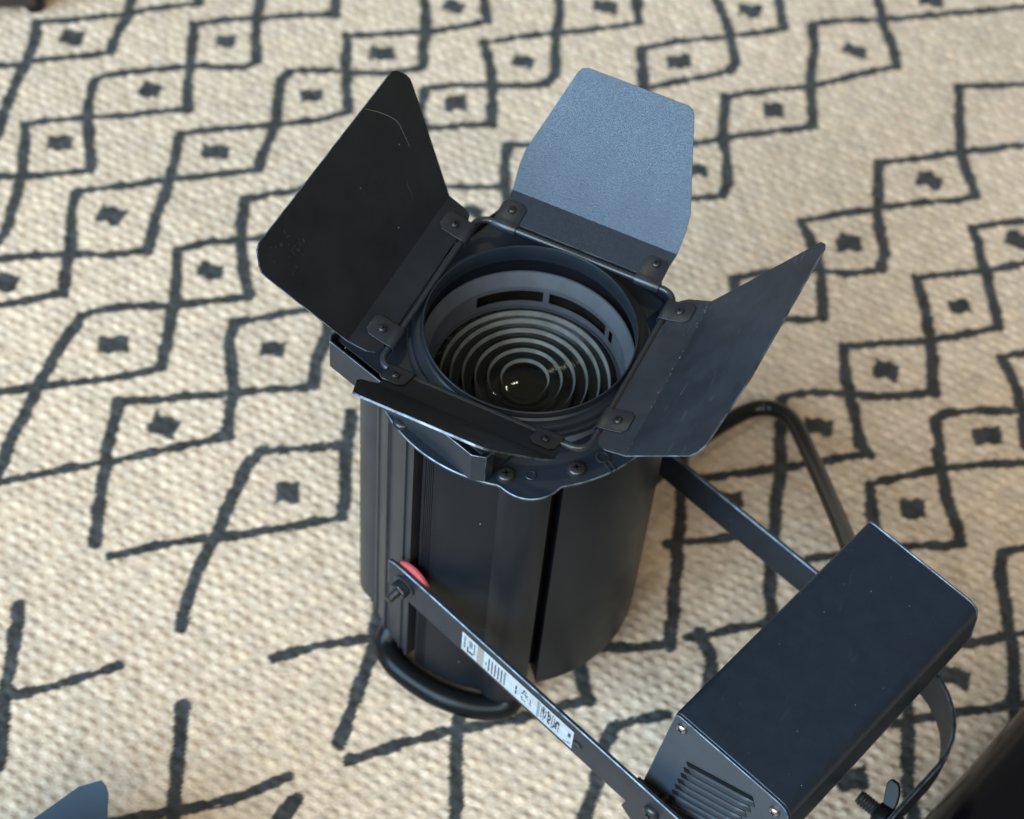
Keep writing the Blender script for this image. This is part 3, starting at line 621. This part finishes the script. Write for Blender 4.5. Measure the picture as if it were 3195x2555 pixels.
# driver box carried between the yoke arms
def rounded(poly, rad, k=5):
    out = []; n = len(poly)
    for i in range(n):
        p = V3(poly[i]); a = (V3(poly[i-1])-p).normalized(); b = (V3(poly[(i+1) % n])-p).normalized()
        r = rad[i]
        if r <= 0: out.append((p.x, p.y)); continue
        for s in range(k+1):
            t = s/k; q = p+a*r*(1-t)**2+b*r*t**2; out.append((q.x, q.y))
    return out
prof = rounded([(.2745, -.1195), (.3880, -.1275), (.3925, -.1760), (.340, -.2640), (.2600, -.2620)], [.006, .013, .010, .006, .004])
def extr(mb, prof, d0, d1, inset=0.0):
    n = len(prof); cxm = sum(p[0] for p in prof)/n; czm = sum(p[1] for p in prof)/n
    pp = [(cxm+(x-cxm)*(1-inset), czm+(z-czm)*(1-inset)) for x, z in prof]
    mb.add([yk(x, d0, z) for x, z in pp]+[yk(x, d1, z) for x, z in pp], [tuple(range(n)), tuple(range(n, 2*n))[::-1]]+[(i, (i+1) % n, n+(i+1) % n, n+i) for i in range(n)]); return mb
c = MB(); extr(c, prof, -.1275, .1205); boxo = c.build('driver_box', 'box', lantern, smooth=40, bevel=.0007)
boxo['label'] = 'satin blue-black driver box bolted between the yoke arms'
for d0, d1 in ((.1208, .1228), (-.1298, -.1278)):
    c = MB(); extr(c, prof, d0, d1, -.004 if d0 < 0 else .012); ep = c.build('end_plate', 'plate', boxo, smooth=30, bevel=.0007, worn=True)
dp = .1228
for a, z in ((.2835, -.1325), (.3762, -.1415)):
    screw('end_plate_screw', boxo, yk(a, dp+.0004, z), NY, .0048, 'steel', h=.0030)
ldir = V3((.0618, .0258)).normalized(); lperp = V3((-.25, -1.0)).normalized()
for k in range(7):
    b = V3((.2965, -.1765))+V3((-.0012, -.0121))*k*.93; e = b+ldir*(.066-.0006*k)
    if k > 4: e = b+ldir*.058
    m0 = (b+e)/2; X = EY*ldir.x+UZ*ldir.y; Yv = EY*(-ldir.y)+UZ*ldir.x; hl = (e-b).length/2
    c = MB()
    # pressed louvre: a half-round ridge open along its upper edge
    nl = 12; vs = []
    for i in range(nl+1):
        s = -hl+2*hl*i/nl; tap = min(1.0, (hl-abs(s))/.004); tap = math.sqrt(max(tap, .02))
        for q in range(6):
            t = q/5*math.pi; vs.append(yk(m0.x, dp, m0.y)+X*s+Yv*(-.0038+.0040*math.cos(t)*(1 if q else 1))*1.0+NY*(.0030*math.sin(t)*tap+.0001))
    fs = [(i*6+q, (i+1)*6+q, (i+1)*6+q+1, i*6+q+1) for i in range(nl) for q in range(5)]
    c.add(vs, fs); c.build('louvre', 'louvre', boxo, smooth=60)
    c = MB(); frame_box(c, yk(m0.x, dp+.0002, m0.y)+Yv*.0021, X, Yv, NY, hl, .0024, .0005); c.build('vent_slot', 'hole', boxo, smooth=0)
c = MB(); frame_box(c, yk(.300, dp+.0012, -.2525), EY, UZ, NY, .043, .0016, .0014); c.build('end_plate_fold', 'plate', boxo, bevel=.0005)
screw('mount_bolt', boxo, yk(.2855, .138+TH/2+.001, zmid(.2855, .138)-.001), NY, .0075, 'screw', h=.0042)
c = MB(); lathe(c, [(.0045, -.014), (.0045, 0)], yk(.2855, .138-TH/2, zmid(.2855, .138)-.001), NY, n=16); c.build('mount_spacer', 'screw', boxo)
c = MB(); lathe(c, [(.0045, .0), (.0045, -.009)], yk(.2855, -.138+TH/2+.0085, zmid(.2855, -.138)), NY, n=16); c.build('mount_spacer', 'screw', boxo)
# small lug of the near arm where the box is bolted on
c = MB(); lug = [(.262, -.262), (.312, -.266), (.318, -.292), (.304, -.306), (.270, -.304), (.254, -.290)]
extr(c, lug, .1325, .1358); c.build('mounting_lug', 'paint', boxo, bevel=.0005)

# lead from the lantern's back to the box
cp = [(.055, .098, -.335), (.075, .150, -.362), (.098, .245, -.388), (.12, .295, -.3915), (.137, .319, -.3915), (.157, .324, -.386), (.181, .306, -.372), (.215, .252, -.345), (.252, .18, -.30), (.283, .11, -.25)]
cp = [(x, y, z+Z0) for x, y, z in cp+[(.300, .066, -.218), (.311, .040, -.197)]]
c = MB(); tube(c, smooth_path(cp, 8), .0086, 16); c.build('power_lead', 'lead', lantern, smooth=60)
c = MB(); lathe(c, [(.010, -.006), (.0105, .006), (.0085, .016), (.0068, .019)], (.055, .098, ZL(-.335)), (.35, .85, -.4), n=20); c.build('lead_gland', 'rubber', lantern)

# ------------------------------------------------------------------ barn door set sitting in the runners
barn = empty('barn_door_set', (0, 0, ZL(-.016)))
tag(barn, 'black four-leaf barn door fitted over the lens of the stage lantern', 'barn door'); barn['kind'] = 'thing'
BZ = -barn.location.z
def bbuild(mb, name, m, parent=None, **k):
    o = mb.build(name, m, None, **k)
    o.parent = parent or barn
    if parent is None: o.matrix_parent_inverse = Matrix.Translation((0, 0, BZ))
    return o
# base plate: square towards the left, round towards the right
n = 160; outer = []; inner = []
for i in range(n):
    t = i*2*math.pi/n; ca, sa = math.cos(t), math.sin(t)
    rsq = .1095/max(abs(ca), abs(sa)); r = min(rsq, .1535)
    if ca > 0: r = min(r, .0985+(.0+.055)*max(0.0, min(1.0, (abs(sa)-.86)/.10)))
    q = yk(r*ca, r*sa, 0); outer.append((q.x, q.y)); q = yk(.0895*ca, .0895*sa, 0); inner.append((q.x, q.y))
c = MB(); ring_plate(c, outer, inner, ZL(-.0165), ZL(-.0150)); bbuild(c, 'base_plate', 'paint', smooth=30, bevel=.0004)
c = MB(); lathe(c, [(.0985, ZL(-.0148)), (.0985, ZL(-.0110)), (.0975, ZL(-.0098)), (.0952, ZL(-.0096)), (.0942, ZL(-.0062)), (.0925, ZL(-.0052)), (.0885, ZL(-.0050)), (.0868, ZL(-.0036)), (.0868, ZL(.0026)), (.0863, ZL(.0032)), (.0856, ZL(.0032)), (.0852, ZL(.0026)), (.0852, ZL(-.0100)), (.0862, ZL(-.0148))], n=128)
ringo = bbuild(c, 'lens_ring', 'paint', smooth=35)
# rod frame
h = .09; rc = .0125; pts = []
for cx, cy, a0 in ((h-rc, h-rc, 0), (-h+rc, h-rc, 90), (-h+rc, -h+rc, 180), (h-rc, -h+rc, 270)):
    for k in range(9): a = math.radians(a0+k*90/8); pts.append((cx+rc*math.cos(a), cy+rc*math.sin(a), ZL(0)))
c = MB(); tube(c, pts, .0029, 14, closed=True); bbuild(c, 'rod_frame', 'rod', smooth=60)

SIDES = {'L': ((-h, 0), (0, 1), (-1, 0)), 'R': ((h, 0), (0, -1), (1, 0)), 'B': ((0, h), (1, 0), (0, 1)), 'F': ((0, -h), (-1, 0), (0, -1))}
wide = [(.0885, 0), (.1185, .0935), (.1195, .0985), (.1180, .1035), (.1110, .1135), (.1060, .1160), (-.1060, .1160), (-.1110, .1135), (-.1180, .1035), (-.1195, .0985), (-.1185, .0935), (-.0885, 0)]
narrow = [(.0752, 0), (.0760, .022), (.0748, .036), (.0515, .1130), (.0490, .1170), (.0440, .1190), (-.0440, .1190), (-.0490, .1170), (-.0515, .1130), (-.0748, .036), (-.0760, .022), (-.0752, 0)]
front = [(.0752, 0), (.0830, .020), (.0815, .034), (.0560, .1160), (.0525, .1190), (.0480, .1205), (-.0420, .1190), (-.0475, .1165), (-.0505, .1130), (-.0735, .036), (-.0745, .022), (-.0752, 0)]
worn = [(.0870, 0), (.1100, .0830), (.1085, .0900), (.1030, .0955), (.040, .1065), (-.1040, .1145), (-.1100, .1120), (-.1145, .1060), (-.0930, .026), (-.0870, 0)]
LEAF = {'L': (18, .0300, 56, wide, .0885, 'leaf_dull', ((.0654, .0112), (-.0618, .0123)), 'dull matt black wide leaf'),
        'B': (12, .0340, 58, narrow, .0752, 'leaf', ((-.0662, .0145), (.0636, .0175)), 'narrow leaf shining pale blue in the window light'),
        'R': (18, .0325, 50, worn, .0870, 'leaf_worn', ((-.0683, .0120), (.0558, .0100)), 'scuffed wide leaf with a whitened crease'),
        'F': (26, .0320, 49.3, front, .0752, 'leaf_dull', ((.0691, .0098), (-.0594, .0090)), 'narrow leaf seen almost edge on')}
for key, (a1, w1, a2, shape, hl, m, scr, lab) in LEAF.items():
    mid, s, o = SIDES[key]; mid = V3((*mid, ZL(0))); s = V3((*s, 0)); o = V3((*o, 0)); a1 = math.radians(a1); a2 = math.radians(a2)
    t1 = o*math.cos(a1)+UZ*math.sin(a1); t2 = o*math.cos(a2)+UZ*math.sin(a2); n1 = s.cross(t1); n1 = n1 if n1.z > 0 else -n1
    lift = n1*.0016
    st = [(-hl, w1), (-(hl-.002), .013), (-(hl-.0055), .0068), (-(hl-.012), .0045), (hl-.012, .0045), (hl-.0055, .0068), (hl-.002, .013), (hl, w1)]
    vs = [mid+lift+s*x+t1*t for x, t in st]; crease = mid+lift+t1*w1
    # main panel, cut into strips so that it can be very slightly dished
    mainv = [crease+s*x+t2*t for x, t in shape]
    nS = len(st); c = MB(); c.add(vs, [tuple(range(nS))]); c.add(mainv, [tuple(range(len(mainv)))])
    lf = bbuild(c, 'leaf', m, smooth=0, solid=.0015, worn=True)
    lf['label'] = lab
    if key == 'L':
        # the marks the matt leaf has picked up: one long fine scratch and a pale smear
        nn2 = s.cross(t2); nn2 = nn2 if nn2.dot(CP-crease) > 0 else -nn2
        def lp(x, t, off=.0011): return crease+s*x+t2*t+nn2*off
        for nm2, m2, pl2, hw2 in (('scratch', 'scratch', [(.0580, .1150), (.0700, .1020), (.0790, .0890), (.0815, .0810), (.0800, .0700), (.0785, .0600)], .00022), ('smear', 'smudge', [(.0560, .0420), (.0535, .0400), (.0530, .0350), (.0500, .0270)], .0011)):
            c = MB(); P2 = smooth_path([(x, t, 0) for x, t in pl2], 5); vs = []
            for i, q in enumerate(P2):
                tt = (P2[min(i+1, len(P2)-1)]-P2[max(i-1, 0)]).normalized(); w2 = hw2*(.4+.6*math.sin(math.pi*min(max((i+.5)/len(P2), .08), .92)))
                vs += [lp(q.x-tt.y*w2, q.y+tt.x*w2), lp(q.x+tt.y*w2, q.y-tt.x*w2)]
            c.add(vs, [(2*i, 2*i+1, 2*i+3, 2*i+2) for i in range(len(P2)-1)]); mk = c.build(nm2, m2, None, smooth=0); mk.parent = lf
    if key in 'LR':
        # chips along the fold, grey spots near the outer corner of the matt leaf
        nn2 = s.cross(t2); nn2 = nn2 if nn2.dot(CP-crease) > 0 else -nn2
        rc_ = random.Random(4+ord(key)); c = MB()
        def fleck(x, t, a, b_, base=0):
            vs = []; k_ = 6; ph = rc_.random()*6
            for i in range(k_):
                q = ph+i*2*math.pi/k_; rr_ = rc_.uniform(.6, 1.1)
                u, w_ = x+math.cos(q)*a*rr_, t+math.sin(q)*b_*rr_
                vs.append(crease+s*u+t2*w_+nn2*.0010 if not base else crease+s*u-t1*w_+n1*.0010)
            c.add(vs, [tuple(range(k_))])
        if key == 'R':
            for i in range(55):
                x = rc_.uniform(-.085, .085); dens = .4+.6*(.5+.5*math.sin(x*70+1))
                if rc_.random() > dens: continue
                fleck(x, abs(rc_.gauss(0, .0012)), rc_.uniform(.0004, .0020), rc_.uniform(.0003, .0008), base=rc_.random() < .35)
            for i in range(26): fleck(rc_.gauss(-.066, .012), abs(rc_.gauss(.012, .008)), rc_.uniform(.0002, .0005), rc_.uniform(.0002, .0004), base=1)
            for i in range(14): fleck(rc_.uniform(-.09, .09), rc_.uniform(.02, .095), rc_.uniform(.0003, .0035), rc_.uniform(.00015, .00035))
            mk = c.build('paint_chips', 'chip', None, smooth=0)
        else:
            for i in range(26): fleck(rc_.gauss(-.088, .011), rc_.gauss(.088, .010), rc_.uniform(.0007, .0024), rc_.uniform(.0007, .0020))
            mk = c.build('grey_spots', 'smudge', None, smooth=0)
        mk.parent = lf; mk['kind'] = 'stuff'
    for sx, st_ in scr:
        # clip: a strap folded round the rod and screwed to the leaf
        hw = .0108; c = MB(); out = []
        rr_ = .0043
        for k in range(9):
            a = math.radians(-150+k*(240/8)); out.append(mid+(-t1*math.cos(math.radians(k*22.5))*1.0)*rr_*0+0*n1)
        prof = [mid+t1*.0235+n1*.0031, mid+t1*.0060+n1*.0031]
        for k in range(0, 10):
            a = math.radians(60+k*25); prof.append(mid+(t1*math.cos(a)+n1*math.sin(a))*.0042)
        prof.append(mid+t1*.0060-n1*.0006)
        vs = []; n_ = len(prof)
        for e in (-1, 1):
            for i, q in enumerate(prof):
                w_ = hw if i else hw-.004
                vs.append(q+s*(sx+e*w_))
        # chamfered end: insert corner row
        fs = [(i, i+1, n_+i+1, n_+i) for i in range(n_-1)]
        vs2 = [mid+t1*.0195+n1*.0031+s*(sx-hw), mid+t1*.0195+n1*.0031+s*(sx+hw)]
        vs[0:0] = []
        c.add(vs, fs[1:]); b0 = [vs[0], vs2[0], vs[1], vs[n_+1], vs2[1], vs[n_]]
        c.add(b0, [(0, 1, 2, 3, 4, 5)])
        cl = c.build('hinge_clip', 'rod', None, smooth=35, solid=.0011, bevel=.0002); cl.parent = lf
        sc_ = screw('clip_screw', None, mid+s*sx+t1*max(st_, .0125)+n1*.0040, n1, .0036, h=.0022); sc_.parent = lf

# ------------------------------------------------------------------ neighbouring things cut by the picture's edge
# a second, shorter lantern beyond the lower left corner: only a leaf tip shows, the unseen body is added for shade
tip = V3((-.1964, -.3765, -.307+Z0))
root = empty('short_lantern', (-.215, -.605, 0))
tag(root, 'cut-off lantern of which only the tip of one blue-grey barn door leaf shows', 'stage light')
def rel(mb): mb.v = [tuple(V3(v)-root.location) for v in mb.v]; return mb
poly = [(-.297, -.489, -.3996), (-.2124, -.3867, -.3156), (-.2018, -.3800, -.3099), (-.1964, -.3765, -.3070), (-.1910, -.3784, -.3082), (-.1860, -.3823, -.3112), (-.1785, -.3981, -.3234), (-.131, -.497, -.3996)]
poly = [V3((x, y, z+Z0)) for x, y, z in poly]
c = MB(); c.add(poly, [tuple(range(len(poly)))]); rel(c).build('leaf', 'leaf_far', root, smooth=0, solid=.0013, worn=True)
c = MB(); fd = V3((-.05, -1, 0)).normalized(); b0, b1 = poly[0], poly[-1]
c.add([b0, b1, b1+fd*.034, b0+fd*.034], [(0, 1, 2, 3)]); rel(c).build('hinge_strip', 'leaf', root, smooth=0, solid=.0013)

c = MB(); lathe(c, [(.0005, .0), (.088, .0), (.095, .006), (.095, .185), (.098, .188), (.098, .194), (.074, .194), (.072, .150), (.0005, .146)], (-.215, -.605, .0015), n=64); rel(c).build('unseen_shading_body', 'shell', root, smooth=30)  # body out of view, added to shade the near edge of the rug
# glossy tube of a further lantern, lower right
r_ = .06; a_ = .5; c = MB()
t0 = yk(a_, -.10, 0); t0.z = r_; root2 = empty('lantern_tube', (t0.x, t0.y, 0))
tag(root2, 'glossy black tube-shaped lantern body lying beside the wing nut of the yoke', 'stage light')
def rel2(mb): mb.v = [tuple(V3(v)-root2.location) for v in mb.v]; return mb
tl = yk(a_, -.34, 0); tl.z = r_
lathe(c, [(.0005, 0), (r_-.006, 0), (r_-.001, .002), (r_, .006), (r_, .52), (r_-.004, .525), (r_-.012, .5255), (.0005, .5255)], tl, NY, n=72); rel2(c).build('tube_body', 'gloss', root2, smooth=30)
for q in (.012, .50):
    c = MB(); lathe(c, [(r_, q), (r_+.0018, q+.001), (r_+.0018, q+.009), (r_, q+.010)], tl, NY, n=72); rel2(c).build('tube_band', 'gloss', root2, smooth=30)

# dark cabinet standing beyond the upper left corner
root3 = empty('cabinet', (-.98, .62, 0))
tag(root3, 'dark cabinet standing on small black feet at the far edge of the rug', 'cabinet')
ux = V3((.842, .539, 0)).normalized(); uy = V3((-ux.y, ux.x, 0))
cb = V3((-.850, .486, 0))-uy*.044
def rel3(mb): mb.v = [tuple(V3(v)-root3.location) for v in mb.v]; return mb
c = MB(); frame_box(c, cb+ux*-.25+uy*.185+UZ*.26, ux, uy, UZ, .25, .17, .242); rel3(c).build('carcass', 'wood', root3, bevel=.003)
for sx_ in (-.005, -.47):
    for sy_ in (.036, .33):
        c = MB(); lathe(c, [(.0005, .0), (.011, .0), (.013, .004), (.014, .04)], cb+ux*sx_+uy*sy_, n=20); rel3(c).build('foot', 'rubber', root3)
